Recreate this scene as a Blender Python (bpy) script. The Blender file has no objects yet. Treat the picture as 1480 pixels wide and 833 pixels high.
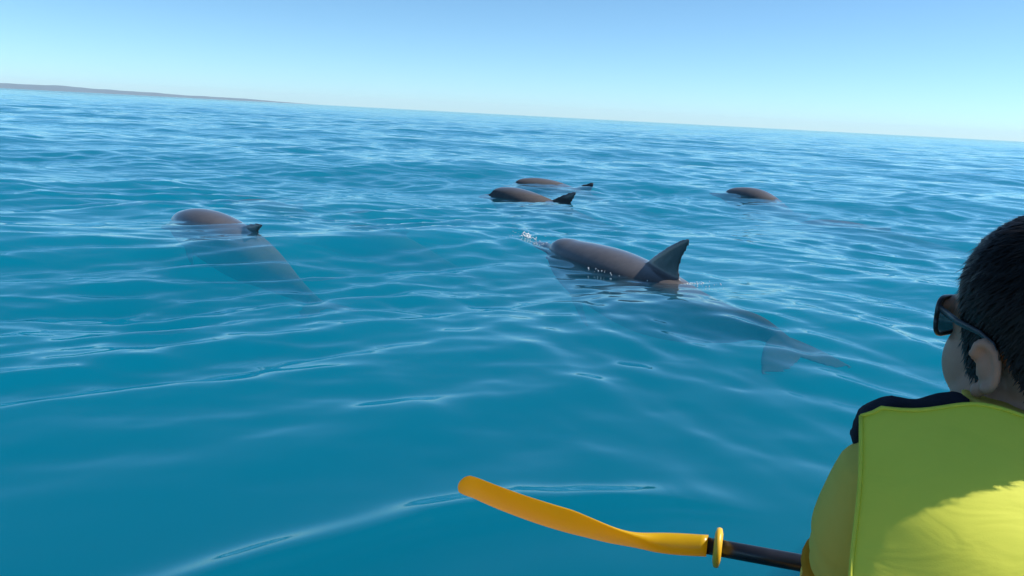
import bpy, math, random
import numpy as np
from mathutils import Vector, Matrix
R = math.radians
scene = bpy.context.scene
COL = scene.collection
rng = np.random.default_rng(11)
random.seed(5)

# ------------------------------------------------------------------ camera
CAM_H = 0.9
cam_d = bpy.data.cameras.new('camera'); cam_d.lens = 30; cam_d.sensor_width = 36
cam_d.clip_start = 0.02; cam_d.clip_end = 90000
cam = bpy.data.objects.new('camera', cam_d); COL.objects.link(cam); scene.camera = cam
ROLL = R(3.0); PITCH = math.atan(250 / (30 / 36 * 1480))
r0 = Vector((1, 0, 0)); fw = Vector((0, math.cos(PITCH), -math.sin(PITCH))); u0 = r0.cross(fw)
cx = math.cos(ROLL) * r0 + math.sin(ROLL) * u0; cy = -math.sin(ROLL) * r0 + math.cos(ROLL) * u0
mw = Matrix((cx, cy, -fw)).transposed().to_4x4(); mw.translation = (0, 0, CAM_H)
cam.matrix_world = mw

# ------------------------------------------------------------------ sky, sun, exposure
SUN_EL, SUN_AZ = R(46), R(87)          # azimuth from the view axis (+y) towards +x
world = bpy.data.worlds.new('World'); scene.world = world; world.use_nodes = True
wn = world.node_tree; bg = wn.nodes['Background']
sky = wn.nodes.new('ShaderNodeTexSky'); sky.sky_type = 'NISHITA'; sky.sun_disc = False
sky.sun_elevation = SUN_EL; sky.sun_rotation = SUN_AZ
sky.altitude = 0; sky.air_density = 0.55; sky.dust_density = 0.28; sky.ozone_density = 7.5
bg.inputs['Strength'].default_value = 0.125
wb = wn.nodes.new('ShaderNodeMix'); wb.data_type = 'RGBA'; wb.blend_type = 'MULTIPLY'; wb.inputs[0].default_value = 1; wb.inputs[7].default_value = (.99, 1.14, .98, 1)   # the camera's cool white balance
wn.links.new(sky.outputs[0], wb.inputs[6]); wn.links.new(wb.outputs[2], bg.inputs[0])
sun_d = bpy.data.lights.new('sun', 'SUN'); sun_d.energy = 4.1; sun_d.angle = R(0.53); sun_d.color = (1, 0.95, 0.87)
sun = bpy.data.objects.new('sun', sun_d); COL.objects.link(sun)
sdir = Vector((math.cos(SUN_EL) * math.sin(SUN_AZ), math.cos(SUN_EL) * math.cos(SUN_AZ), math.sin(SUN_EL)))
sun.rotation_euler = (-sdir).to_track_quat('-Z', 'Y').to_euler(); sun.location = sdir * 30
vs = scene.view_settings; vs.view_transform = 'Standard'; vs.look = 'None'; vs.gamma = 1; vs.use_curve_mapping = False
vs.exposure = 0.5
cy_ = scene.cycles
cy_.use_denoising = True; cy_.caustics_reflective = False; cy_.caustics_refractive = False
cy_.max_bounces = 8; cy_.volume_bounces = 4; cy_.transparent_max_bounces = 16; cy_.diffuse_bounces = 3; cy_.glossy_bounces = 3
cy_.sample_clamp_indirect = 4

# ------------------------------------------------------------------ helpers
def link(name, me, mat=None, parent=None, smooth=True):
    o = bpy.data.objects.new(name, me); COL.objects.link(o)
    if mat is not None:
        me.materials.clear(); me.materials.append(mat)
    if smooth: me.polygons.foreach_set('use_smooth', [True] * len(me.polygons))
    if parent is not None: o.parent = parent
    return o
def tag(o, label, cat, group=None):
    o['label'] = label; o['category'] = cat
    if group: o['group'] = group
    return o
def empty(name, loc=(0, 0, 0), rz=0):
    o = bpy.data.objects.new(name, None); COL.objects.link(o); o.location = loc; o.rotation_euler = (0, 0, rz)
    o.empty_display_size = 0.1
    return o
class MB:
    def __init__(s): s.v = []; s.f = []
    def add(s, v, f):
        n = len(s.v); s.v += [tuple(map(float, q)) for q in v]; s.f += [tuple(i + n for i in q) for q in f]; return s
    def loft(s, rings, cap=True):
        n = len(rings[0]); v = [p for r in rings for p in r]; f = []
        for i in range(len(rings) - 1):
            for j in range(n):
                k = (j + 1) % n
                f.append((i * n + j, i * n + k, (i + 1) * n + k, (i + 1) * n + j))
        if cap:
            f.append(tuple(reversed(range(n)))); f.append(tuple((len(rings) - 1) * n + j for j in range(n)))
        return s.add(v, f)
    def tube(s, pts, rad, n=12, flat=None):
        pts = [Vector(p) for p in pts]; rings = []; ref = None
        for i, p in enumerate(pts):
            t = (pts[min(i + 1, len(pts) - 1)] - pts[max(i - 1, 0)]).normalized()
            if ref is None:
                ref = Vector((0, 0, 1)) if abs(t.z) < 0.9 else Vector((1, 0, 0))
            a = (ref - t * ref.dot(t)).normalized(); b = t.cross(a); ref = a
            ra = rad[i] if hasattr(rad, '__len__') else rad
            rb = ra * (flat if flat else 1)
            rings.append([p + a * ra * math.cos(2 * math.pi * j / n) + b * rb * math.sin(2 * math.pi * j / n) for j in range(n)])
        return s.loft(rings)
    def ell(s, c, r, rot=None, n=20, m=12):
        M = rot.to_3x3() if rot else Matrix.Identity(3); c = Vector(c); rings = []
        for i in range(m + 1):
            th = math.pi * (0.02 + 0.96 * i / m)
            rings.append([c + M @ Vector((r[0] * math.sin(th) * math.cos(2 * math.pi * j / n), r[1] * math.sin(th) * math.sin(2 * math.pi * j / n), -r[2] * math.cos(th))) for j in range(n)])
        return s.loft(rings)
    def box(s, a, b):
        x0, y0, z0 = a; x1, y1, z1 = b
        return s.add([(x0, y0, z0), (x1, y0, z0), (x1, y1, z0), (x0, y1, z0), (x0, y0, z1), (x1, y0, z1), (x1, y1, z1), (x0, y1, z1)],
                     [(0, 3, 2, 1), (4, 5, 6, 7), (0, 1, 5, 4), (1, 2, 6, 5), (2, 3, 7, 6), (3, 0, 4, 7)])
    def mesh(s, name):
        me = bpy.data.meshes.new(name); me.from_pydata(s.v, [], s.f); me.update(); return me
    def build(s, name, mat, parent=None): return link(name, s.mesh(name), mat, parent)
def modded(me, *mods):
    """run modifiers over a mesh and return the resulting mesh data"""
    o = bpy.data.objects.new('tmp', me); COL.objects.link(o)
    for t, kw in mods:
        m = o.modifiers.new(t, t)
        for k, v in kw.items(): setattr(m, k, v)
    dg = bpy.context.evaluated_depsgraph_get(); dg.update()
    out = bpy.data.meshes.new_from_object(o.evaluated_get(dg))
    bpy.data.objects.remove(o); return out
def fused(mb, voxel, smooth=4, name='m'):
    me = modded(mb.mesh('tmp'), ('REMESH', dict(mode='VOXEL', voxel_size=voxel)), ('SMOOTH', dict(factor=0.5, iterations=smooth)))
    me.name = name; return me
def cat(xs, ys):
    """smooth monotone-ish interpolator"""
    xs = np.array(xs, float); ys = np.array(ys, float)
    m = np.gradient(ys, xs)
    def f(x):
        i = int(np.clip(np.searchsorted(xs, x) - 1, 0, len(xs) - 2)); h = xs[i + 1] - xs[i]; t = (np.clip(x, xs[0], xs[-1]) - xs[i]) / h
        return float((2 * t**3 - 3 * t**2 + 1) * ys[i] + (t**3 - 2 * t**2 + t) * h * m[i] + (-2 * t**3 + 3 * t**2) * ys[i + 1] + (t**3 - t**2) * h * m[i + 1])
    return f

# ------------------------------------------------------------------ materials
def mat(name):
    m = bpy.data.materials.new(name); m.use_nodes = True; return m, m.node_tree.nodes, m.node_tree.links, m.node_tree.nodes['Principled BSDF']
def noise(N, L, scale, detail=4, rough=0.55, vec=None, dist=0.0):
    n = N.new('ShaderNodeTexNoise'); n.inputs['Scale'].default_value = scale; n.inputs['Detail'].default_value = detail
    n.inputs['Roughness'].default_value = rough; n.inputs['Distortion'].default_value = dist
    if vec is not None: L.new(vec, n.inputs['Vector'])
    return n
def ramp(N, L, src, stops):
    r = N.new('ShaderNodeValToRGB'); L.new(src, r.inputs[0]); e = r.color_ramp.elements
    while len(e) < len(stops): e.new(0.5)
    for k, (p, c) in zip(e, stops): k.position = p; k.color = (*c, 1)
    return r
def simple(name, c1, c2, scale=20, rough=0.5, spec=0.5, bump=0.0, bscale=200, coat=0.0, trans=0.0):
    m, N, L, B = mat(name); tc = N.new('ShaderNodeTexCoord')
    n = noise(N, L, scale, 5, 0.6, tc.outputs['Object']); rp = ramp(N, L, n.outputs['Fac'], [(0.3, c1), (0.7, c2)])
    L.new(rp.outputs[0], B.inputs['Base Color']); B.inputs['Roughness'].default_value = rough
    B.inputs['Specular IOR Level'].default_value = spec; B.inputs['Coat Weight'].default_value = coat; B.inputs['Coat Roughness'].default_value = 0.1
    if bump:
        n2 = noise(N, L, bscale, 4, 0.6, tc.outputs['Object']); b = N.new('ShaderNodeBump'); b.inputs['Strength'].default_value = bump; b.inputs['Distance'].default_value = 0.002
        L.new(n2.outputs['Fac'], b.inputs['Height']); L.new(b.outputs[0], B.inputs['Normal'])
    if trans:
        t = N.new('ShaderNodeBsdfTranslucent'); L.new(rp.outputs[0], t.inputs['Color']); mx = N.new('ShaderNodeMixShader'); mx.inputs[0].default_value = trans
        L.new(B.outputs[0], mx.inputs[1]); L.new(t.outputs[0], mx.inputs[2]); L.new(mx.outputs[0], N['Material Output'].inputs[0])
    return m

def water_material():
    m, N, L, B = mat('sea_water'); N.remove(B); out = N['Material Output']
    geo = N.new('ShaderNodeNewGeometry')
    def vscale(sx, sy, rz=0):
        mp = N.new('ShaderNodeMapping'); mp.inputs['Scale'].default_value = (sx, sy, 1); mp.inputs['Rotation'].default_value = (0, 0, rz)
        L.new(geo.outputs['Position'], mp.inputs['Vector']); return mp.outputs[0]
    # how ruffled the skin of the water is: calm close to the boat and in slicks
    ln = N.new('ShaderNodeVectorMath'); ln.operation = 'LENGTH'; L.new(geo.outputs['Position'], ln.inputs[0])
    near = N.new('ShaderNodeMapRange'); near.interpolation_type = 'SMOOTHSTEP'
    for k, v in zip(('From Min', 'From Max', 'To Min', 'To Max'), (1.8, 5.0, 0.15, 1.0)): near.inputs[k].default_value = v
    L.new(ln.outputs['Value'], near.inputs['Value'])
    slick = noise(N, L, 1, 2, 0.5, vscale(0.16, 0.30, 0.3)); sr = N.new('ShaderNodeMapRange')
    for k, v in zip(('From Min', 'From Max', 'To Min', 'To Max'), (0.35, 0.65, 0.35, 1.2)): sr.inputs[k].default_value = v
    L.new(slick.outputs['Fac'], sr.inputs['Value'])
    ruf = N.new('ShaderNodeMath'); ruf.operation = 'MULTIPLY'; L.new(near.outputs[0], ruf.inputs[0]); L.new(sr.outputs[0], ruf.inputs[1])
    # coarse far wavelets take over where the mesh gets too wide for them
    far = N.new('ShaderNodeMapRange'); far.interpolation_type = 'SMOOTHSTEP'
    for k, v in zip(('From Min', 'From Max', 'To Min', 'To Max'), (9.0, 45.0, 0.0, 1.0)): far.inputs[k].default_value = v
    L.new(ln.outputs['Value'], far.inputs['Value'])
    def bump(h, dist, strength_sock=None, strength=1.0, prev=None):
        b = N.new('ShaderNodeBump'); b.inputs['Distance'].default_value = dist; b.inputs['Strength'].default_value = strength
        L.new(h, b.inputs['Height'])
        if strength_sock is not None: L.new(strength_sock, b.inputs['Strength'])
        if prev is not None: L.new(prev, b.inputs['Normal'])
        return b.outputs[0]
    n1 = noise(N, L, 1, 1.5, 0.45, vscale(3.0, 5.0, 0.15), 0.4)
    b1 = bump(n1.outputs['Fac'], 0.017, ruf.outputs[0])
    n2 = noise(N, L, 1, 2, 0.5, vscale(0.7, 1.5, -0.2), 0.4)
    b2 = bump(n2.outputs['Fac'], 0.075, far.outputs[0], prev=b1)
    fr = N.new('ShaderNodeFresnel'); L.new(b2, fr.inputs['Normal'])
    io = N.new('ShaderNodeMapRange'); io.inputs['To Min'].default_value = 1.333; io.inputs['To Max'].default_value = 1 / 1.333   # straight-through rays leave the water as they entered it
    L.new(geo.outputs['Backfacing'], io.inputs['Value']); L.new(io.outputs[0], fr.inputs['IOR'])
    gl = N.new('ShaderNodeBsdfGlossy'); gl.inputs['Roughness'].default_value = 0.03; gl.inputs['Color'].default_value = (.78, .95, 1, 1); L.new(b2, gl.inputs['Normal'])
    tr = N.new('ShaderNodeBsdfTransparent')
    mx = N.new('ShaderNodeMixShader'); L.new(fr.outputs[0], mx.inputs[0]); L.new(tr.outputs[0], mx.inputs[1]); L.new(gl.outputs[0], mx.inputs[2])
    L.new(mx.outputs[0], out.inputs['Surface'])
    # the body of the water: absorbs red, scatters blue-green
    ab = N.new('ShaderNodeVolumeAbsorption'); sc = N.new('ShaderNodeVolumeScatter'); ad = N.new('ShaderNodeAddShader')
    sc.inputs['Color'].default_value = (0.001, 0.25, 0.40, 1); sc.inputs['Density'].default_value = 1.25; sc.inputs['Anisotropy'].default_value = 0.0
    ab.inputs['Color'].default_value = (0.30, 0.645, 0.70, 1); ab.inputs['Density'].default_value = 1.25
    L.new(sc.outputs[0], ad.inputs[0]); L.new(ab.outputs[0], ad.inputs[1]); L.new(ad.outputs[0], out.inputs['Volume'])
    return m

# ------------------------------------------------------------------ the sea
def sm(a, b, x):
    t = np.clip((x - a) / (b - a), 0, 1); return t * t * (3 - 2 * t)
waves = []                                    # two wave trains that cross, each a bundle of wavelengths
wr = np.random.default_rng(4)
for lam, n, slope, spread, mean, msk in ((9.0, 3, .016, .4, .1, 0), (4.5, 5, .024, .5, .1, 0), (2.2, 5, .026, .4, -.6, 0), (2.0, 5, .026, .4, .7, 0),
        (1.0, 7, .031, .28, -.70, 1), (1.0, 7, .031, .28, .85, 2), (.50, 9, .056, .25, -.70, 1), (.46, 9, .056, .25, .85, 2), (.27, 10, .066, .35, -.6, 1), (.26, 10, .066, .35, .8, 2), (.30, 8, .022, .6, .05, 0), (.17, 12, .036, .4, -.65, 1), (.17, 12, .036, .4, .8, 2)):
    for _ in range(n):
        l = lam * wr.uniform(.75, 1.35); a = wr.normal(0, spread) + mean      # heading off the +y axis
        k = 2 * math.pi / l
        waves.append((k * math.sin(a), k * math.cos(a), wr.uniform(0, 6.283), slope * math.sqrt(2.0 / n) / k, l, msk))
WAKE = [(-.95, 1.10), (-.66, 1.37), (-.44, 1.55), (-.16, 1.765), (.06, 1.865), (.42, 1.94), (.70, 1.91)]
RIPPLES = []     # (x, y, amplitude, wavelength, reach) rings spreading from the animals
def sea_height(x, y):
    x = np.asarray(x, float); y = np.asarray(y, float); r = np.hypot(x, y); dr = np.maximum(np.where(r < 5, .005, .0078) * r, .002)
    calm = .24 + .76 * sm(1.6, 2.5, r)
    patch = .85 + .55 * np.sin(.9 * x + .5 * y + 1.0) * np.sin(.6 * x - 1.1 * y + .4) + .25 * np.sin(2.1 * x + .7 * y) * np.sin(.8 * x - 2.3 * y)
    fa = sm(6, 14, r); side = sm(-.9, 1.0, x)
    ma = (1 - fa) * (.22 + 1.08 * (1 - side)) + fa * .72; mb_ = (1 - fa) * (.22 + .78 * side) + fa * .72
    z = np.zeros_like(x)
    for kx, ky, ph, a, l, msk in waves:
        w = a * sm(2.0, 4.5, l / dr)
        if msk: w = w * (ma if msk == 1 else mb_)
        if l < 1.6: w = w * calm * (patch if l < .8 else 1)
        else: w = w * (.6 + .4 * sm(1.5, 5, r))
        q = .5 + .5 * np.sin(kx * x + ky * y + ph)
        z += w * (2.2 * q ** 1.7 - 1)                # crests a little sharper than troughs
    z *= 1 - sm(400, 2500, r)
    # the little wake that runs off the boat
    d = np.full_like(x, 9.0); side = np.zeros_like(x); tt = np.zeros_like(x); n = len(WAKE) - 1
    m = r < 5
    xm, ym = x[m], y[m]; dm = np.full_like(xm, 9.0); smd = np.zeros_like(xm); tm = np.zeros_like(xm)
    for i in range(n):
        ax, ay = WAKE[i]; bx, by = WAKE[i + 1]; ux, uy = bx - ax, by - ay; ll = ux * ux + uy * uy
        t = np.clip(((xm - ax) * ux + (ym - ay) * uy) / ll, 0, 1); ex = xm - ax - t * ux; ey = ym - ay - t * uy
        dd = np.hypot(ex, ey); c = dd < dm; dm[c] = dd[c]; smd[c] = np.sign(ux * ey - uy * ex)[c]; tm[c] = ((i + t) / n)[c]
    fade = sm(0, .12, tm) * (1 - sm(.72, 1.0, tm)); sd = dm * smd
    z[m] += fade * (.006 * np.exp(-((sd + .055) / .022) ** 2) + .026 * (1 + .25 * np.sin(5 * xm + 3 * ym) * np.sin(11 * xm - 4 * ym)) * np.where(sd < 0, np.exp(-(sd / .030) ** 2), np.exp(-(sd / .095) ** 2)) - .007 * np.exp(-((sd + .16) / .10) ** 2))
    for (px, py, a, l, reach) in RIPPLES:
        m = np.hypot(x - px, y - py) < reach * 4
        dd = np.hypot(x[m] - px, y[m] - py); z[m] += a * np.exp(-dd / reach) * np.cos(2 * math.pi * dd / l) * sm(0, .15, dd)
    return z
def zsea(x, y): return float(sea_height(np.array([x]), np.array([y]))[0])

RIPPLES += [(-2.75, 6.95, .010, .34, .7), (0.30, 6.1, .010, .30, .6), (0.95, 5.15, .006, .26, .5), (-.1, 10.8, .008, .4, .7), (3.0, 12.2, .008, .4, .8), (4.0, 9.9, .010, .4, .8), (.3, 12.5, .006, .4, .7), (-1.25, 8.0, .006, .35, .6)]

def build_sea():
    rs = [.35]
    while rs[-1] < 26000:
        q = rs[-1]; rs.append(q * (1.005 if q < 5 else 1.0078 if q < 60 else 1.013 if q < 900 else 1.06) if q > 1.2 else q * 1.02)
    rs = np.array(rs)
    az = np.concatenate([np.arange(-44, 44.01, .13), np.arange(45.5, 315, 1.6)]); az = np.radians(az)
    A, Rr = np.meshgrid(az, rs); x = (Rr * np.sin(A)).ravel(); y = (Rr * np.cos(A)).ravel(); z = sea_height(x, y)
    nr, na = len(rs), len(az)
    v = np.stack([x, y, z], 1); v = np.concatenate([v, [[0, 0, 0]]])
    i, j = np.meshgrid(np.arange(nr - 1), np.arange(na), indexing='ij'); j2 = (j + 1) % na
    f = np.stack([i * na + j, (i + 1) * na + j, (i + 1) * na + j2, i * na + j2], -1).reshape(-1, 4)[:, ::-1]
    jj = np.arange(na); t = np.stack([np.full(na, nr * na), (jj + 1) % na, jj], 1)
    me = bpy.data.meshes.new('sea'); me.vertices.add(len(v)); me.vertices.foreach_set('co', v.astype(np.float32).ravel())
    nl = f.size + t.size; me.loops.add(nl); me.loops.foreach_set('vertex_index', np.concatenate([f.ravel(), t.ravel()]).astype(np.int32))
    me.polygons.add(len(f) + len(t)); st = np.concatenate([np.arange(len(f)) * 4, f.size + np.arange(len(t)) * 3]).astype(np.int32)
    me.polygons.foreach_set('loop_start', st); me.update(calc_edges=True); me.validate()
    o = link('sea_water', me, water_material()); o['kind'] = 'structure'; o['label'] = 'calm teal blue sea with small ripples reaching to the horizon'
    if me.polygons[0].normal.z < 0: me.flip_normals()
    return o
build_sea()
b = MB(); b.add([(-26000, -26000, -14), (26000, -26000, -14), (26000, 26000, -14), (-26000, 26000, -14)], [(0, 1, 2, 3)])
sb = b.build('seabed', simple('sand', (.22, .19, .13), (.30, .26, .18), .5, .9, .2)); sb['kind'] = 'structure'

# ------------------------------------------------------------------ far coast
def build_coast():
    nx, ny = 240, 14; D = 25000.0; v = []; f = []; hr = np.random.default_rng(8); ph = hr.uniform(0, 6.28, 12)
    for i in range(nx):
        a = R(-52 + 39.5 * i / (nx - 1)); t = i / (nx - 1)
        top = 200 * (1 - t) ** .75 + 9
        top *= 1 + .10 * math.sin(9 * t + ph[0]) + .09 * math.sin(23 * t + ph[1]) + .07 * math.sin(51 * t + ph[2]) + .045 * math.sin(97 * t + ph[3]) + .03 * math.sin(190 * t + ph[4])
        top *= min(1, (1 - t) / .10)
        for j in range(ny):
            q = j / (ny - 1); r = D + 2500 * (q - .5)
            prof = math.sin(math.pi * q) ** .8; z = -3 + (top + 3) * prof * (1 + .08 * math.sin(40 * t + 7 * q + ph[5]) * (1 - prof))
            v.append((r * math.sin(a), r * math.cos(a), z))
    for i in range(nx - 1):
        for j in range(ny - 1): f.append((i * ny + j, i * ny + j + 1, (i + 1) * ny + j + 1, (i + 1) * ny + j))
    m = MB(); m.v = v; m.f = f
    o = m.build('coast_hills', simple('forest_haze_blue', (.035, .07, .11), (.05, .09, .14), .004, .95, .1)); o['kind'] = 'structure'  # blue of the distant air is mixed into the forest colour
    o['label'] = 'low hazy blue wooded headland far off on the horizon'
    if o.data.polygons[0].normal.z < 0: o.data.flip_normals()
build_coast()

# ------------------------------------------------------------------ dolphins
def dolphin_material():
    m, N, L, B = mat('dolphin_skin'); tc = N.new('ShaderNodeTexCoord'); g = N.new('ShaderNodeNewGeometry')
    at = N.new('ShaderNodeAttribute'); at.attribute_name = 'flank'           # 0 on the back, 1 on the belly: the animal's own pigment
    n = noise(N, L, 5, 6, .6, tc.outputs['Object'], .5); mt = N.new('ShaderNodeMath'); mt.operation = 'MULTIPLY_ADD'
    L.new(n.outputs['Fac'], mt.inputs[0]); mt.inputs[1].default_value = .35; L.new(at.outputs['Fac'], mt.inputs[2])
    rp = ramp(N, L, mt.outputs[0], [(.15, (.038, .040, .046)), (.42, (.105, .094, .093)), (.75, (.108, .107, .112)), (1.0, (.19, .185, .185))])
    n2 = noise(N, L, 16, 5, .6, tc.outputs['Object'], .8); r2 = ramp(N, L, n2.outputs['Fac'], [(.3, (.86, .86, .87)), (.7, (1.08, 1.07, 1.06))])
    mx = N.new('ShaderNodeMix'); mx.data_type = 'RGBA'; mx.blend_type = 'MULTIPLY'; mx.inputs[0].default_value = 1
    L.new(rp.outputs[0], mx.inputs[6]); L.new(r2.outputs[0], mx.inputs[7]); L.new(mx.outputs[2], B.inputs['Base Color'])
    B.inputs['Roughness'].default_value = .33; B.inputs['Specular IOR Level'].default_value = .4; B.inputs['Coat Weight'].default_value = .6; B.inputs['Coat Roughness'].default_value = .09; B.inputs['Coat IOR'].default_value = 1.33
    b = N.new('ShaderNodeBump'); b.inputs['Strength'].default_value = .08; b.inputs['Distance'].default_value = .003; L.new(n2.outputs['Fac'], b.inputs['Height']); L.new(b.outputs[0], B.inputs['Normal'])
    # the wet film only mirrors the sky in air; under water the skin is index-matched
    sx = N.new('ShaderNodeSeparateXYZ'); L.new(g.outputs['Position'], sx.inputs[0]); mr = N.new('ShaderNodeMapRange'); L.new(sx.outputs['Z'], mr.inputs['Value'])
    for q, v in zip(('From Min', 'From Max', 'To Min', 'To Max'), (-.04, .0, .0, 1.0)): mr.inputs[q].default_value = v
    for nm, v in (('Coat Weight', 1.0), ('Specular IOR Level', .5)):
        q = N.new('ShaderNodeMath'); q.operation = 'MULTIPLY'; q.inputs[1].default_value = v; L.new(mr.outputs[0], q.inputs[0]); L.new(q.outputs[0], B.inputs[nm])
    return m
DOLPHIN = dolphin_material()
S_ = [0, .012, .03, .06, .09, .105, .12, .145, .18, .23, .30, .38, .46, .54, .62, .70, .78, .86, .92, .965, .99]
W_ = [.012, .022, .032, .040, .050, .066, .090, .122, .152, .180, .202, .212, .210, .196, .170, .134, .094, .058, .038, .034, .020]
T_ = [.008, .016, .022, .028, .036, .062, .096, .126, .150, .174, .192, .202, .200, .188, .166, .136, .104, .072, .048, .026, .010]
Bt = [.010, .018, .026, .034, .046, .060, .078, .104, .136, .168, .194, .208, .206, .182, .142, .108, .082, .056, .040, .024, .010]
fW, fT, fB = cat(S_, W_), cat(S_, T_), cat(S_, Bt)
def dolphin(label, xy, az_front, az_back, zpts, L=2.6, voxel=.016, fin=1.0, roll=0.0, eyes=False, fluke_pitch=0.0, group='dolphins swimming in the pod'):
    k = L / 2.4; ns = 121; ss = np.linspace(0, .99, ns); zc = cat(*zip(*zpts))
    az = np.radians(az_front + (az_back - az_front) * sm(.3, .8, ss)); ds = L * (ss[1] - ss[0])
    x = -np.cumsum(np.sin(az)) * ds; y = -np.cumsum(np.cos(az)) * ds; a = int(np.argmin(abs(ss - .535))); x -= x[a]; y -= y[a]
    P = [Vector((x[i], y[i], zc(ss[i]))) for i in range(ns)]
    def frame(i):
        t = (P[max(i - 1, 0)] - P[min(i + 1, ns - 1)]).normalized()                 # towards the nose
        b = t.cross(Vector((0, 0, 1))).normalized(); n = b.cross(t)
        rr = Matrix.Rotation(roll, 3, t); return t, rr @ b, rr @ n
    def idx(s): return int(np.argmin(abs(ss - s)))
    mb = MB(); rings = []; n = 72
    for i in range(ns):
        t, b, nn = frame(i); s = ss[i]; w, tp, bo = fW(s) * k, fT(s) * k, fB(s) * k; ring = []
        for j in range(n):
            th = 2 * math.pi * j / n; c, d = math.cos(th), math.sin(th)
            ring.append(P[i] + b * w * math.copysign(abs(c) ** .92, c) + nn * (tp if d > 0 else bo) * d)
        rings.append(ring)
    mb.loft(rings)
    def fin_stack(root, along, span, thick_dir, H, lead, trail, thick, curve=None, steps=14):
        rg = []
        for q in range(steps + 1):
            u = q / steps; l, r = lead(u), trail(u); th = max(thick * (1 - u) ** .6, .006) * k
            if u > .97: m_ = (l + r) / 2; l, r = m_ + (l - m_) * .5, m_ + (r - m_) * .5
            c = root + span * (H * u * k) + (thick_dir * curve(u) * k if curve else Vector())
            ring = []
            for j in range(14):
                ph = 2 * math.pi * j / 14; f_ = (1 + math.cos(ph)) / 2
                pos = r + (l - r) * f_; ring.append(c + along * pos * k + thick_dir * th * math.sin(ph) * (.55 + .45 * f_))
            rg.append(ring)
        mb.loft(rg)
    i = idx(.535); t, b, nn = frame(i)
    fin_stack(P[i] + nn * (fT(.535) * k - .05 * k), t, nn, b, .285 * fin, lambda u: .265 - .26 * u - .09 * u * u, lambda u: -.135 + .045 * math.sin(math.pi * min(1, u * 1.05)) - .025 * u ** 3, .030)
    i = idx(.965); t, b, nn = frame(i); fr_ = Matrix.Rotation(fluke_pitch, 3, b); t, nn = fr_ @ t, fr_ @ nn
    for sd in (-1, 1):
        fin_stack(P[i] - t * .01 - b * sd * .02, t, b * sd, nn, .27, lambda u: .11 - .06 * u - .20 * u * u, lambda u: -.085 - .06 * math.sin(math.pi * u) - .085 * u ** 2, .022, curve=lambda u: -.03 * u)
    i = idx(.255); t, b, nn = frame(i)
    for sd in (-1, 1):
        sp = (b * sd * .50 - nn * .45 - t * .74).normalized()
        fin_stack(P[i] + b * sd * .12 * k - nn * .09 * k, t, sp, (sp.cross(t)).normalized(), .29, lambda u: .075 - .10 * u - .06 * u * u, lambda u: -.075 - .03 * u - .06 * u * u, .018)
    me = fused(mb, voxel, 6, 'dolphin')
    # pigment: dark cape, paler flank and belly, measured from the spine of this pose
    co = np.empty(len(me.vertices) * 3, np.float32); me.vertices.foreach_get('co', co); co = co.reshape(-1, 3)
    Pn = np.array([list(p) for p in P]); nr = np.array([np.argmin(((Pn - c) ** 2).sum(1)) for c in co]); dz = co[:, 2] - Pn[nr, 2]
    hh = np.array([max(.03, .5 * (fT(s) + fB(s)) * k) for s in ss])[nr]; fl = np.clip(.5 - .25 * dz / hh, 0, 1) - .16 * sm(.6, .88, ss[nr])
    lat = np.hypot(co[:, 0] - Pn[nr, 0], co[:, 1] - Pn[nr, 1]); ww = np.array([fW(s) * k for s in ss])[nr]
    fm = np.maximum(sm(.84, .92, ss[nr]), np.maximum(sm(1.05, 1.5, lat / ww), sm(1.0, 1.7, dz / hh) * (ss[nr] > .4)))
    fl = fl * (1 - fm) + .03 * fm
    at = me.attributes.new('flank', 'FLOAT', 'POINT'); at.data.foreach_set('value', fl.astype(np.float32))
    o = link('dolphin', me, DOLPHIN); o.location = (xy[0], xy[1], float(np.mean(sea_height(xy[0] + x[:a + 10:6], xy[1] + y[:a + 10:6])))); tag(o, label, 'dolphin', group)
    if eyes:
        i = idx(.135); t, b, nn = frame(i)
        for sd in (-1, 1):
            e = MB().ell(P[i] + b * sd * (fW(.135) * k - .004) - nn * .02, (.013, .013, .013), n=10, m=6); e.build('eye', simple('dolphin_eye', (.01, .01, .01), (.02, .015, .01), 10, .1), o)
    return o
dolphin('large dolphin with tall dorsal fin raised, head and back out of the water', (.93, 5.12), -36, -22,
        [(0, .0), (.10, -.01), (.2, -.075), (.35, -.122), (.5, -.172), (.62, -.195), (.75, -.165), (.88, -.105), (1, -.13)], 2.6, .009, 1.0, eyes=True, fluke_pitch=R(11))
dolphin('dolphin with rounded back showing and only its fin tip breaking the surface', (-1.88, 5.98), -52, -42,
        [(0, -.14), (.1, -.095), (.2, -.088), (.3, -.105), (.42, -.155), (.535, -.215), (.75, -.30), (1, -.36)], 2.25, .013, .66)
dolphin('dolphin with long low back and small swept fin, beside two distant swimmers', (.54, 10.1), -47, -60,
        [(0, -.07), (.1, -.04), (.2, -.065), (.3, -.11), (.4, -.17), (.535, -.235), (.75, -.30), (1, -.30)], 2.6, .016, .85)
dolphin('farthest dolphin, a thin sliver of back with a tiny fin tip behind it', (.95, 12.4), -84, -80,
        [(0, -.10), (.1, -.07), (.2, -.085), (.3, -.12), (.535, -.27), (.75, -.33), (1, -.34)], 2.3, .016, .85)
dolphin('lone dolphin with humped back out and fin still under water', (3.75, 11.45), -46, -58,
        [(0, -.04), (.1, -.055), (.2, -.07), (.3, -.105), (.535, -.42), (.75, -.55), (1, -.62)], 2.5, .016, .6)
dolphin('submerged dolphin seen as a dark streak under a ripple near the lone humped one', (4.25, 9.9), -62, -62,
        [(0, -.30), (.2, -.24), (.35, -.25), (.535, -.29), (.75, -.31), (1, -.32)], 2.3, .016, .35)
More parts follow.
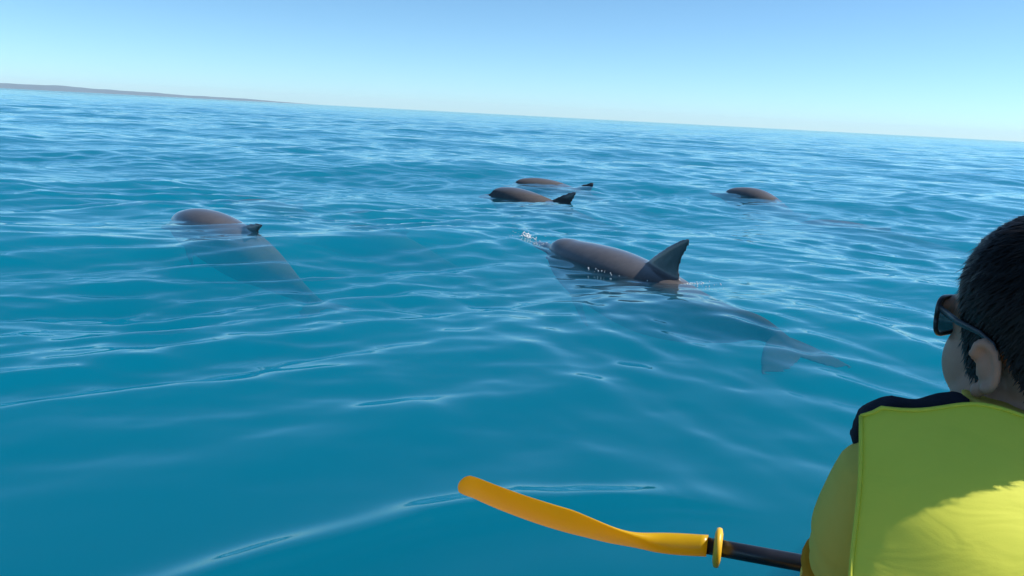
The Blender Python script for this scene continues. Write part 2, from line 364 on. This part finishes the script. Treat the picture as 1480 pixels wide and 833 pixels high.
dolphin('faint submerged dolphin beyond the one with just a fin tip showing', (-2.45, 9.45), -70, -60,
        [(0, -.32), (.2, -.27), (.35, -.27), (.535, -.32), (.75, -.38), (1, -.42)], 2.3, .016, .5)
dolphin('faint submerged dolphin gliding alone under pale ripples between two surfaced ones', (-1.1, 8.0), -70, -60,
        [(0, -.42), (.2, -.34), (.35, -.33), (.535, -.38), (.75, -.46), (1, -.52)], 2.0, .016, .5)

# ------------------------------------------------------------------ spray and bubbles
def splash(label, spots, seed):
    q = np.random.default_rng(seed); m = MB(); c0 = spots[0][:2]
    for x, y, n, sp, up, r in spots:
        for _ in range(n):
            dx, dy = q.normal(0, sp, 2); z = zsea(x + dx, y + dy) + abs(q.normal(0, up)); rad = r * q.uniform(.4, 1.3)
            m.ell((x + dx - c0[0], y + dy - c0[1], z), (rad, rad, rad * q.uniform(.7, 1.2)), n=7, m=5)
    w = simple('spray', (.75, .78, .80), (.85, .87, .88), 50, .12, .5)
    o = m.build('spray', w); o.location = (c0[0], c0[1], 0); o['kind'] = 'stuff'; o['label'] = label
splash('white water drops flung up at the beak of the large dolphin', [(.085, 6.30, 40, .022, .014, .0055), (.13, 6.24, 24, .02, .010, .004), (.06, 6.28, 40, .06, .03, .0022), (.17, 6.10, 20, .05, .004, .003)], 2)
splash('tiny white bubbles along the flank and fin of the large dolphin', [(.62, 5.30, 16, .05, .002, .0035), (.50, 5.42, 14, .06, .002, .003), (1.07, 4.95, 26, .05, .002, .0038), (1.14, 4.93, 16, .06, .002, .003), (.80, 5.10, 10, .05, .002, .003)], 3)

# ------------------------------------------------------------------ paddle
AZ = R(16)
EX = Vector((math.cos(AZ), -math.sin(AZ), 0)); EY = Vector((math.sin(AZ), math.cos(AZ), 0)); EZ = Vector((0, 0, 1))
def paddle():
    ring = Vector((.385, 1.383, .174)); root = empty('kayak_paddle', ring)
    tag(root, 'double bladed kayak paddle with orange yellow blade and black shaft over the water', 'paddle')
    black = simple('paddle_shaft', (.010, .011, .016), (.018, .019, .026), 30, .28, .5, .05, 300)
    yel = simple('paddle_plastic', (.92, .56, .008), (.93, .60, .012), 8, .32, .5, .04, 120, coat=.2, trans=.5)
    yr = simple('drip_rubber', (.82, .44, .02), (.86, .50, .03), 8, .4)
    MB().tube([-EX * .02 + EX * (1.30 * i / 12) for i in range(13)], .0148, 20).build('shaft', black, root)
    for c, sgn in ((Vector(), -1), (EX * 1.28, 1)):
        m = MB(); rings = []
        for i in range(17):
            th = 2 * math.pi * i / 16; rr = []
            for j in range(10):
                p = 2 * math.pi * j / 10; rad = .0145 + .0070 + .0075 * math.cos(p) + (.006 if math.cos(p) > .5 else 0)
                rr.append(c + (EY * math.cos(th) + EZ * math.sin(th)) * rad + EX * .0075 * math.sin(p))
            rings.append(rr)
        m.loft(rings, cap=False).build('drip_ring', yr, root)
        w = (EY * math.cos(R(40)) - EZ * math.sin(R(40))).normalized(); nn = EX.cross(w) * -1
        if nn.z < 0: nn = -nn
        hw = cat([0, .06, .09, .13, .18, .25, .33, .40, .466], [.0185, .0185, .021, .038, .058, .072, .078, .078, .078])
        ht = cat([0, .06, .09, .13, .18, .25, .33, .40, .466], [.0185, .0185, .0165, .010, .007, .0055, .0045, .004, .003])
        m = MB(); rings = []; n = 24
        for i in range(61):
            u = .466 * (1 - (1 - i / 60) ** 1.7); t = u / .466; a, h_ = hw(u), ht(u)
            if u > .405: a *= math.sqrt(max(.0009, 1 - ((u - .405) / .0611) ** 2))
            cc = c + EX * sgn * (u + .018) + EZ * (-.020 * math.sin(math.pi * min(1, t * 1.05)) + .020 * t ** 2.5)
            rr = []
            for j in range(n):
                th = 2 * math.pi * j / n; cw = math.cos(th); e_ = .85
                cup = .018 * sm(.08, .25, np.array(u)).item() * (cw * cw) * min(1, a / .07) ** 2
                rr.append(cc + w * a * math.copysign(abs(cw) ** e_, cw) + nn * (h_ * math.sin(th) + cup))
            rings.append(rr)
        m.loft(rings).build('blade', yel, root)
    return root
paddle()

# ------------------------------------------------------------------ kayak (just below the frame) and its paddler
SEAT = Vector((.586, .885, 0))
def kayak():
    hull = simple('kayak_plastic', (.80, .42, .02), (.84, .48, .03), 3, .35, .5, .05, 80)
    root = empty('kayak', SEAT, -R(30)); tag(root, 'yellow two seat kayak under the paddler in the lime vest', 'kayak')
    ys = np.linspace(-2.35, 1.75, 60); rings = []
    for y in ys:
        t = (y + 2.35) / 4.10; w = .285 * max(.03, math.sin(math.pi * t) ** .55) if 0 < t < 1 else .008
        rise = .10 * abs(2 * t - 1) ** 3; well = float(sm(0.08, .2, np.array(t)) * (1 - sm(.78, .92, np.array(t))))
        deck = .085 + rise; flo = deck + .03 - well * (.085)
        prof = [(0, -.10 + rise * .8), (.45, -.09 + rise * .8), (.8, -.05 + rise * .7), (.97, .02 + rise * .8), (1, .06 + rise), (.95, deck + .012), (.82, deck + .018), (.74, deck * .6 + flo * .4), (.68, flo + .004), (.3, flo), (0, flo)]
        pts = prof + [(-a, b_) for a, b_ in reversed(prof[1:-1])]
        rings.append([(a * w, y, b_) for a, b_ in pts])
    MB().loft(rings).build('hull', hull, root)
    pad = simple('seat_foam', (.012, .012, .014), (.02, .02, .022), 40, .9, .2)
    for yy in (-.02, -1.22):
        m = MB(); m.loft([[(math.copysign(abs(math.cos(t)) ** .4, math.cos(t)) * .165, yy + .14 * math.sin(t) * 1.0, z) for t in np.linspace(0, 2 * math.pi, 20, endpoint=False)] for z in (.032, .045)])
        st = m.build('seat', pad, root)
        m = MB(); m.loft([[(x, yy - .175 - .06 * (x / .17) ** 0 + .05 * (abs(x) / .17) ** 2 - .05 * (z - .05) + d, z) for x, d in [(q, 0) for q in np.linspace(-.16, .16, 9)] + [(q, .02) for q in np.linspace(.16, -.16, 9)]] for z in np.linspace(.045, .26, 6)])
        m.build('backrest', pad, root)
    return root
kayak()

def person():
    root = empty('person', SEAT, -AZ)
    tag(root, 'paddler in lime safety vest and yellow sleeves, seen from behind, wearing dark sunglasses', 'person')
    skin = simple('skin', (.40, .205, .135), (.46, .245, .165), 30, .45, .4, .12, 350)
    sh = Matrix.Rotation(R(32), 4, 'Z'); HL = Vector((0, .06, .668))           # head turned to its left
    hd = Matrix.Translation(HL) @ sh @ Matrix.Rotation(R(-2), 4, 'X') @ Matrix.Scale(1.06, 4)
    def hp(p): return hd @ Vector(p)
    hr3 = hd.to_3x3()
    TW = Matrix.Rotation(R(16), 3, 'Z')
    LG = Matrix.Rotation(R(-14), 3, 'Z')            # legs lie along the boat, the trunk is turned a little
    # ---- body: head, neck, torso, arms, hands, legs in one skin
    m = MB()
    def E_(c, r, rot=None): m.ell(hp(c), r, hr3 @ rot.to_3x3() if rot else hr3, 28, 16)
    E_((0, -.012, .048), (.074, .096, .090)); E_((0, .035, .03), (.064, .062, .075)); E_((0, .034, -.035), (.054, .058, .078)); E_((0, .052, -.088), (.040, .044, .028))
    for sx in (-1, 1):
        E_((sx * .044, .022, -.056), (.020, .042, .040)); E_((sx * .034, .050, -.024), (.028, .038, .046))
        E_((sx * .030, .088, .034), (.026, .014, .012))
    E_((0, .104, -.018), (.011, .014, .030), Matrix.Rotation(R(18), 4, 'X')); E_((0, .112, -.036), (.016, .014, .012)); E_((0, .094, -.066), (.022, .012, .006)); E_((0, .094, -.078), (.020, .012, .006)); E_((0, .088, -.10), (.018, .016, .014))
    m.tube([hp((0, -.03, .0)), hp((0, -.034, -.06)), Vector((0, .015, .57)), Vector((0, .0, .50))], [.062, .058, .062, .085], 24)
    tor = [(.05, .155, .115, .0), (.12, .165, .12, -.01), (.22, .150, .11, -.02), (.32, .158, .115, -.025), (.42, .165, .108, -.012), (.49, .160, .085, .005), (.535, .12, .065, .012), (.57, .07, .055, .02)]
    m.loft([[TW @ Vector((a * math.cos(t), yc + b_ * math.sin(t), z)) for t in np.linspace(0, 2 * math.pi, 32, endpoint=False)] for z, a, b_, yc in tor])
    arms = {-1: [(-.110, .005, .53), (-.146, .005, .500), (-.158, .012, .445), (-.156, .050, .36), (-.154, .12, .28), (-.155, .26, .24), (-.150, .372, .212)],
            1: [(.120, .03, .535), (.165, .035, .505), (.215, .055, .42), (.29, .10, .325), (.31, .16, .275), (.345, .28, .24), (.355, .372, .212)]}
    arms = {k: [Vector(p) for p in v] for k, v in arms.items()}
    arm_r = [.055, .054, .046, .040, .040, .034, .026]
    for sx, pts in arms.items():
        m.tube(pts, arm_r, 18)
        hx = pts[-1].x + (.018 if sx < 0 else -.004); gy, gz = .434, .174                     # grip centre on the shaft
        m.ell((hx, .402, .203), (.042, .036, .017), Matrix.Rotation(R(-28), 4, 'X'))
        for q in range(4):
            x = hx + (q - 1.5) * .0215; ln = (.92, 1.0, .97, .84)[q if sx > 0 else 3 - q]
            ang = [R(a) for a in (112, 62, 12, -38, -38 - 40 * ln)]; m.tube([(x, gy + .0245 * math.cos(a), gz + .0255 * math.sin(a)) for a in ang], [.0098, .0095, .009, .0085, .007], 12)
        tx = hx + (.046 if sx < 0 else -.046)
        m.tube([(tx * .9 + hx * .1, .395, .193), (tx, .409, .168), (tx - .010 * (1 if sx < 0 else -1), .424, .150), (tx - .02 * (1 if sx < 0 else -1), .442, .148)], [.012, .0115, .010, .008], 12)
        m.tube([LG @ Vector(p) for p in [(sx * .085, .0, .11), (sx * .105, .2, .105), (sx * .115, .42, .090)]], [.076, .066, .050], 20)
        m.tube([LG @ Vector(p) for p in [(sx * .115, .42, .090), (sx * .115, .6, .088), (sx * .11, .80, .082)]], [.050, .046, .032], 18)
        m.tube([LG @ Vector(p) for p in [(sx * .11, .80, .075), (sx * .115, .855, .090), (sx * .12, .875, .14), (sx * .125, .885, .185)]], [.030, .032, .028, .018], 14, 1.3)
    # ears
    for sx in (-1, 1):
        er = Matrix.Rotation(R(-18 * sx), 4, 'Z') @ Matrix.Rotation(R(-10), 4, 'X')
        E_((sx * .079, -.012, -.012), (.0045, .0135, .0245), er)
        for q in range(26):
            th = R(-60 + 250 * q / 25); p = er.to_3x3() @ Vector((sx * .004, -.0135 * math.sin(th), .0245 * math.cos(th)))
            E_(tuple(Vector((sx * .080, -.012, -.011)) + p), (.0045, .0045, .0058))
        E_((sx * .077, -.002, -.040), (.006, .009, .009), er)
    body = link('body', fused(m, .0036, 3, 'body'), skin, root)
    # ---- shorts
    m = MB()
    for sx in (-1, 1): m.tube([LG @ Vector(p) for p in [(sx * .085, .0, .11), (sx * .105, .2, .105), (sx * .11, .33, .098)]], [.084, .076, .070], 20)
    m.loft([[(a * math.cos(t), b_ * math.sin(t), z) for t in np.linspace(0, 2 * math.pi, 24, endpoint=False)] for z, a, b_ in ((.045, .165, .125), (.12, .175, .13), (.2, .162, .122))])
    link('shorts', fused(m, .007, 4, 'shorts'), simple('navy_cloth', (.012, .016, .03), (.02, .024, .04), 60, .9, .2, .2, 500), root)
    # ---- shirt with loose sleeves
    shirt = simple('yellow_cloth', (.90, .70, .13), (.92, .74, .16), 25, .8, .2, .12, 500, trans=.3)
    m = MB()
    m.loft([[TW @ Vector((a * math.cos(t), yc + b_ * math.sin(t), z)) for t in np.linspace(0, 2 * math.pi, 40, endpoint=False)] for z, a, b_, yc in [(q[0], q[1] + .012, q[2] + .012, q[3]) for q in tor[1:-1]] + [(.565, .075, .07, .012), (.600, .068, .060, .030), (.616, .070, .060, .036)]])
    for sx, pts in arms.items():
        rr = [.055, .062, .064, .060, .058, .050, .042]
        fine = []; fr = []
        for i in range(len(pts) - 1):
            for q in range(6):
                t = q / 6; fine.append(pts[i].lerp(pts[i + 1], t)); fr.append((rr[i] * (1 - t) + rr[i + 1] * t) * (1 + .035 * math.sin(2.6 * (i * 6 + q)) * (i > 1)))
        m.tube(fine[:-3], fr[:-3], 28)
    link('shirt', fused(m, .0055, 5, 'shirt'), shirt, root)
    glowm = simple('sleeve_glow_orange', (.72, .33, .02), (.78, .38, .03), 25, .75, .2, .12, 500, trans=.45)  # sun shining through the lower sleeve, painted as an added orange band
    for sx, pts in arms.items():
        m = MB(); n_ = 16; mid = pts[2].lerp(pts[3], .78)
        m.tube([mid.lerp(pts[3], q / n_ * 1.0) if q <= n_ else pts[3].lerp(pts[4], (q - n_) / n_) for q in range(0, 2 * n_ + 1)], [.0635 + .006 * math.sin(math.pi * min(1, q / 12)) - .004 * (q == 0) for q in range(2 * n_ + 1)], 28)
        cf = m.build('sleeve_sunglow', glowm, root); cf['label'] = 'orange band painted as sunlight through the lower sleeve'
    # ---- hair
    hmat = simple('dark_hair', (.008, .007, .007), (.018, .014, .013), 60, .36, .13)
    hm = MB(); hv = []; C0 = Vector((0, -.012, .050)); rad = (.0835, .107, .101)
    def hairline(d):
        """lowest hair height for a direction round the head (d: unit vector)"""
        a = math.degrees(math.atan2(abs(d.x), d.y))      # 0 front .. 180 back
        return float(np.interp(a, [0, 25, 45, 58, 66, 72, 84, 92, 100, 125, 150, 180], [.092, .086, .070, .045, -.030, -.036, -.018, .012, .004, -.055, -.100, -.105]))
    nu, nv = 120, 70; vid = {}
    rr = np.random.default_rng(3)
    def surf(th, ph, k=1.0):
        d = Vector((math.sin(th) * math.sin(ph), math.sin(th) * math.cos(ph), math.cos(th)))
        p = C0 + Vector((d.x * rad[0] * k, d.y * rad[1] * k, d.z * rad[2] * k))
        if th > math.pi / 2:
            e = th - math.pi / 2; g = 1 - .20 * e; d = Vector((math.sin(ph), math.cos(ph), 0)); p = C0 + Vector((d.x * rad[0] * k * g, d.y * rad[1] * k * g, -.14 * e))
        return d, p
    for i in range(nv + 1):
        for j in range(nu):
            th = math.pi * (.004 + .80 * i / nv); ph = 2 * math.pi * j / nu; d, p = surf(th, ph)
            h_ = hairline(d); tt = min(1, max(0, (p.z - h_) / .03))
            kk = (.90 + .10 * tt) + .006 * math.sin(9 * ph + 5 * th) * tt + .008 * rr.normal() * tt
            d, p = surf(th, ph, kk); vid[i, j] = len(hv); hv.append(hp(p))
            vid[i, j, 'ok'] = p.z > h_ - .004
    hf = [(vid[i, j], vid[i + 1, j], vid[i + 1, (j + 1) % nu], vid[i, (j + 1) % nu]) for i in range(nv) for j in range(nu) if vid[i, j, 'ok'] and vid[i + 1, j, 'ok'] and vid[i, (j + 1) % nu, 'ok']]
    hm.add(hv, hf)
    V = []; F = []
    crown = Vector((.01, -.07, .12))
    for q in range(24000):
        th = math.acos(1 - rr.random() * 1.97); ph = rr.random() * 6.283; d, p = surf(th, ph, .975)
        h_ = hairline(d)
        if p.z < h_ + rr.random() * .008: continue
        flow = (p - crown); flow -= d * flow.dot(d); flow = flow.normalized() if flow.length > 1e-4 else Vector((1, 0, 0))
        ln = .008 + .013 * min(1, max(0, (p.z - h_) / .06)); ln *= rr.uniform(.7, 1.3)
        jit = Vector(rr.normal(0, .11, 3)); g = (d * .13 + flow * .98 + jit).normalized(); g2 = (-d * .12 + flow + jit * 1.2).normalized()
        p1 = p + g * ln * .5; p2 = p1 + g2 * ln * .6; sd = g.cross(d).normalized() * .0011
        n = len(V); V += [hp(p - sd), hp(p + sd), hp(p1 + sd * .8), hp(p1 - sd * .8), hp(p2)]; F += [(n, n + 1, n + 2, n + 3), (n + 3, n + 2, n + 4)]
    hm.add(V, F); hm.build('hair', hmat, root)
    # ---- sunglasses
    fr = simple('sunglass_frame', (.015, .016, .02), (.03, .032, .04), 30, .3, .5)
    lm, N, L, B = mat('sunglass_lens'); B.inputs['Base Color'].default_value = (.05, .12, .11, 1); B.inputs['Roughness'].default_value = .06; B.inputs['Transmission Weight'].default_value = .0; B.inputs['Alpha'].default_value = .92; B.inputs['Specular IOR Level'].default_value = .15
    ns_ = noise(N, L, 6, 2); rp = ramp(N, L, ns_.outputs['Fac'], [(.3, (.008, .022, .02)), (.7, (.012, .03, .028))]); L.new(rp.outputs[0], B.inputs['Base Color'])
    def gl(a, z, out=0.0):
        e = a / R(76); return hp((.0700 * math.copysign(abs(e) ** .9, e), .097 - .022 * e * e - .05 * z * z / .02, .022 + z - .04 * abs(e) * 0))
    m = MB(); lens_pts = {}
    for sx in (-1, 1):
        outl = []
        for q in range(40):
            t = 2 * math.pi * q / 40; c_, s_ = math.cos(t), math.sin(t)
            a = R(43 + 33 * math.copysign(abs(c_) ** .6, c_)) * sx; z = .0215 * math.copysign(abs(s_) ** .65, s_) + (.004 if s_ > 0 else 0) * c_
            outl.append((a, z))
        lens_pts[sx] = outl; m.tube([gl(a, z) for a, z in outl + outl[:1]], .0028, 8)
    m.tube([gl(R(x), .010 - .004 * math.cos(R(x * 6))) for x in (-11, -6, 0, 6, 11)], .0028, 8)
    sg = m.build('sunglasses', fr, root)
    for sx in (-1, 1):
        lm_ = MB(); cxy = lens_pts[sx]; rings = []
        for kq in (1, .8, .6, .4, .2, .02): rings.append([gl(R(43) * sx + (a - R(43) * sx) * kq, z * kq) for a, z in cxy])
        lm_.loft(rings, cap=False); lm_.build('lens', lm, sg)
        a = R(74) * sx
        m = MB(); st = gl(a, .012); m.tube([st, hp((sx * .079, .035, .026)), hp((sx * .083, .0, .022)), hp((sx * .082, -.018, .014)), hp((sx * .080, -.026, -.002))], [.0045, .0040, .0032, .003, .0025], 10, .5)
        m.build('temple_arm', fr, sg)
    # ---- life vest: lime cover, dark foam over the shoulders
    lime = simple('lime_cloth', (.91, .89, .10), (.94, .92, .11), 12, .62, .3, .10, 700, trans=.22)
    N = lime.node_tree.nodes; L = lime.node_tree.links
    tc = N.new('ShaderNodeTexCoord'); sp = N.new('ShaderNodeVectorMath'); sp.operation = 'DISTANCE'; L.new(tc.outputs['Object'], sp.inputs[0]); sp.inputs[1].default_value = (-.138, -.15, .425)
    ns_ = noise(N, L, 160, 3, .6, tc.outputs['Object']); ad = N.new('ShaderNodeMath'); ad.operation = 'MULTIPLY_ADD'; L.new(ns_.outputs['Fac'], ad.inputs[0]); ad.inputs[1].default_value = .008; L.new(sp.outputs['Value'], ad.inputs[2])
    st = ramp(N, L, ad.outputs[0], [(.0095, (1, 1, 1)), (.0115, (0, 0, 0))])
    bs = N['Principled BSDF']; old = bs.inputs['Base Color'].links[0].from_socket; mxs = N.new('ShaderNodeMix'); mxs.data_type = 'RGBA'
    L.new(st.outputs[0], mxs.inputs[0]); L.new(old, mxs.inputs[6]); mxs.inputs[7].default_value = (.20, .10, .015, 1); L.new(mxs.outputs[2], bs.inputs['Base Color'])
    sp_in = sp
    fm_ = N.new('ShaderNodeMapping'); fm_.inputs['Scale'].default_value = (10, 10, 24); fm_.inputs['Rotation'].default_value = (.3, .5, 0); L.new(tc.outputs['Object'], fm_.inputs['Vector'])
    fn = noise(N, L, 1, 3, .5, fm_.outputs[0], .8); fb = N.new('ShaderNodeBump'); fb.inputs['Strength'].default_value = .45; fb.inputs['Distance'].default_value = .006; L.new(fn.outputs['Fac'], fb.inputs['Height'])
    pb = bs.inputs['Normal'].links[0].from_node; L.new(fb.outputs[0], pb.inputs['Normal'])
    yb = cat([.12, .25, .33, .40, .44, .48, .52, .55, .59, .63], [-.15, -.172, -.178, -.172, -.160, -.132, -.100, -.072, -.032, .005])
    panel_pts = []
    def panel(front):
        n_u, n_v = 40, 36; v = []; f = []
        for i in range(n_v + 1):
            for j in range(n_u + 1):
                u = -1 + 2 * j / n_u; t = i / n_v
                zt = (.606 + .016 * math.exp(-((abs(u) - .35) / .3) ** 2) - .012 * (abs(u) > .9) * (abs(u) - .9) * 10) if not front else .48
                z = .13 + (zt - .13) * t; x = u * (.180 + .004 * math.sin(3 * t)) - .012 - (u < 0) * (not front) * max(0, min(.05, .21 * (.60 - z)))
                if front: x *= .8; y = .145 + .02 * math.sin(math.pi * t) - 1.6 * x * x
                else:
                    y = yb(z) - .012 + 1.3 * x * x + .005 * math.sin(26 * x + 22 * z) * math.sin(17 * z - 8 * x + 1) + .003 * math.sin(60 * z + 25 * x) * math.exp(-((x + .02) / .07) ** 2) + .006 * math.exp(-((x + .05 - .6 * (z - .45)) / .03) ** 2)
                    if abs(u) > .93: y += .10 * (abs(u) - .93)
                v.append(TW @ Vector((x, y, z)))
        for i in range(n_v):
            for j in range(n_u):
                a = i * (n_u + 1) + j; q = (a, a + 1, a + n_u + 2, a + n_u + 1); f.append(q if not front else q[::-1])
        if not front: panel_pts[:] = [TW.inverted() @ q for q in v]
        me = MB().add(v, f).mesh('panel'); return modded(me, ('SOLIDIFY', dict(thickness=.012 if not front else .05, offset=-1)), ('BEVEL', dict(width=.003, segments=2, limit_method='ANGLE')))
    pm = panel(False); sp_in.inputs[1].default_value = min((v.co for v in pm.vertices), key=lambda c: ((TW.inverted() @ c).x + .135) ** 2 + (c.z - .468) ** 2 + .03 * (TW.inverted() @ c).y)
    vest = link('life_vest', pm, lime, root); vest['label'] = 'lime yellow back cover of the life vest'
    bind = simple('lime_binding', (.78, .78, .08), (.84, .84, .10), 60, .7, .3, .3, 900, trans=.15)
    nu1 = 41; P0 = lambda i, j: TW @ Vector(panel_pts[i * nu1 + j])
    for run in ([(i, 0) for i in range(0, 37)], [(36, j) for j in range(0, 41)], [(i, 40) for i in range(36, -1, -1)]):
        MB().tube([P0(*q) + TW @ Vector((0, -.0015, 0)) for q in run], .0022, 8).build('edge_binding', bind, vest)
    dark = simple('dark_foam', (.012, .014, .024), (.022, .025, .04), 50, .9, .2, .5, 300)
    link('front_panel', panel(True), lime, vest)
    for sx in (-1, 1):
        m = MB(); rings = []
        for x in np.linspace(.060, .170, 24):
            e = 1 - .5 * abs((x - .115) / .055) ** 6; zc = .611 - .024 * ((x - .06) / .11) + .006 * math.exp(-((x - .148) / .018) ** 2) - .004 * math.exp(-((x - .112) / .014) ** 2)
            pr = [(.0, -.05), (.004, -.008), (.012, .010), (.028, .014), (.045, .004), (.058, -.03), (.062, -.07), (.048, -.07), (.040, -.035), (.026, -.018), (.015, -.05)]
            rings.append([TW @ Vector((sx * x - .01, y_ + .012, zc + z_ * e)) for y_, z_ in pr])
        m.loft(rings if sx > 0 else rings[::-1])
        link('shoulder_pad', fused(m, .004, 2, 'pad'), dark, vest)
        m = MB(); m.loft([[(sx * (.19 - .01 * k_), y_, z_) for y_, z_ in ((-.10, .16), (.10, .16), (.10, .24), (-.10, .24))] for k_ in (0, 1)]); m.build('side_strap', dark, vest)
    return root
person()

# ------------------------------------------------------------------ sea air
def haze():
    m = bpy.data.materials.new('sea_air'); m.use_nodes = True; N = m.node_tree.nodes; N.remove(N['Principled BSDF'])
    v = N.new('ShaderNodeVolumePrincipled'); v.inputs['Color'].default_value = (.88, .95, 1, 1); v.inputs['Density'].default_value = 2.6e-5; v.inputs['Anisotropy'].default_value = .0
    m.node_tree.links.new(v.outputs[0], N['Material Output'].inputs['Volume'])
    o = MB().box((-27000, -27000, -16), (27000, 27000, 270)).build('haze', m); o['kind'] = 'stuff'; o['label'] = 'thin pale haze over the sea'
    o.data.polygons.foreach_set('use_smooth', [False] * 6)
haze()
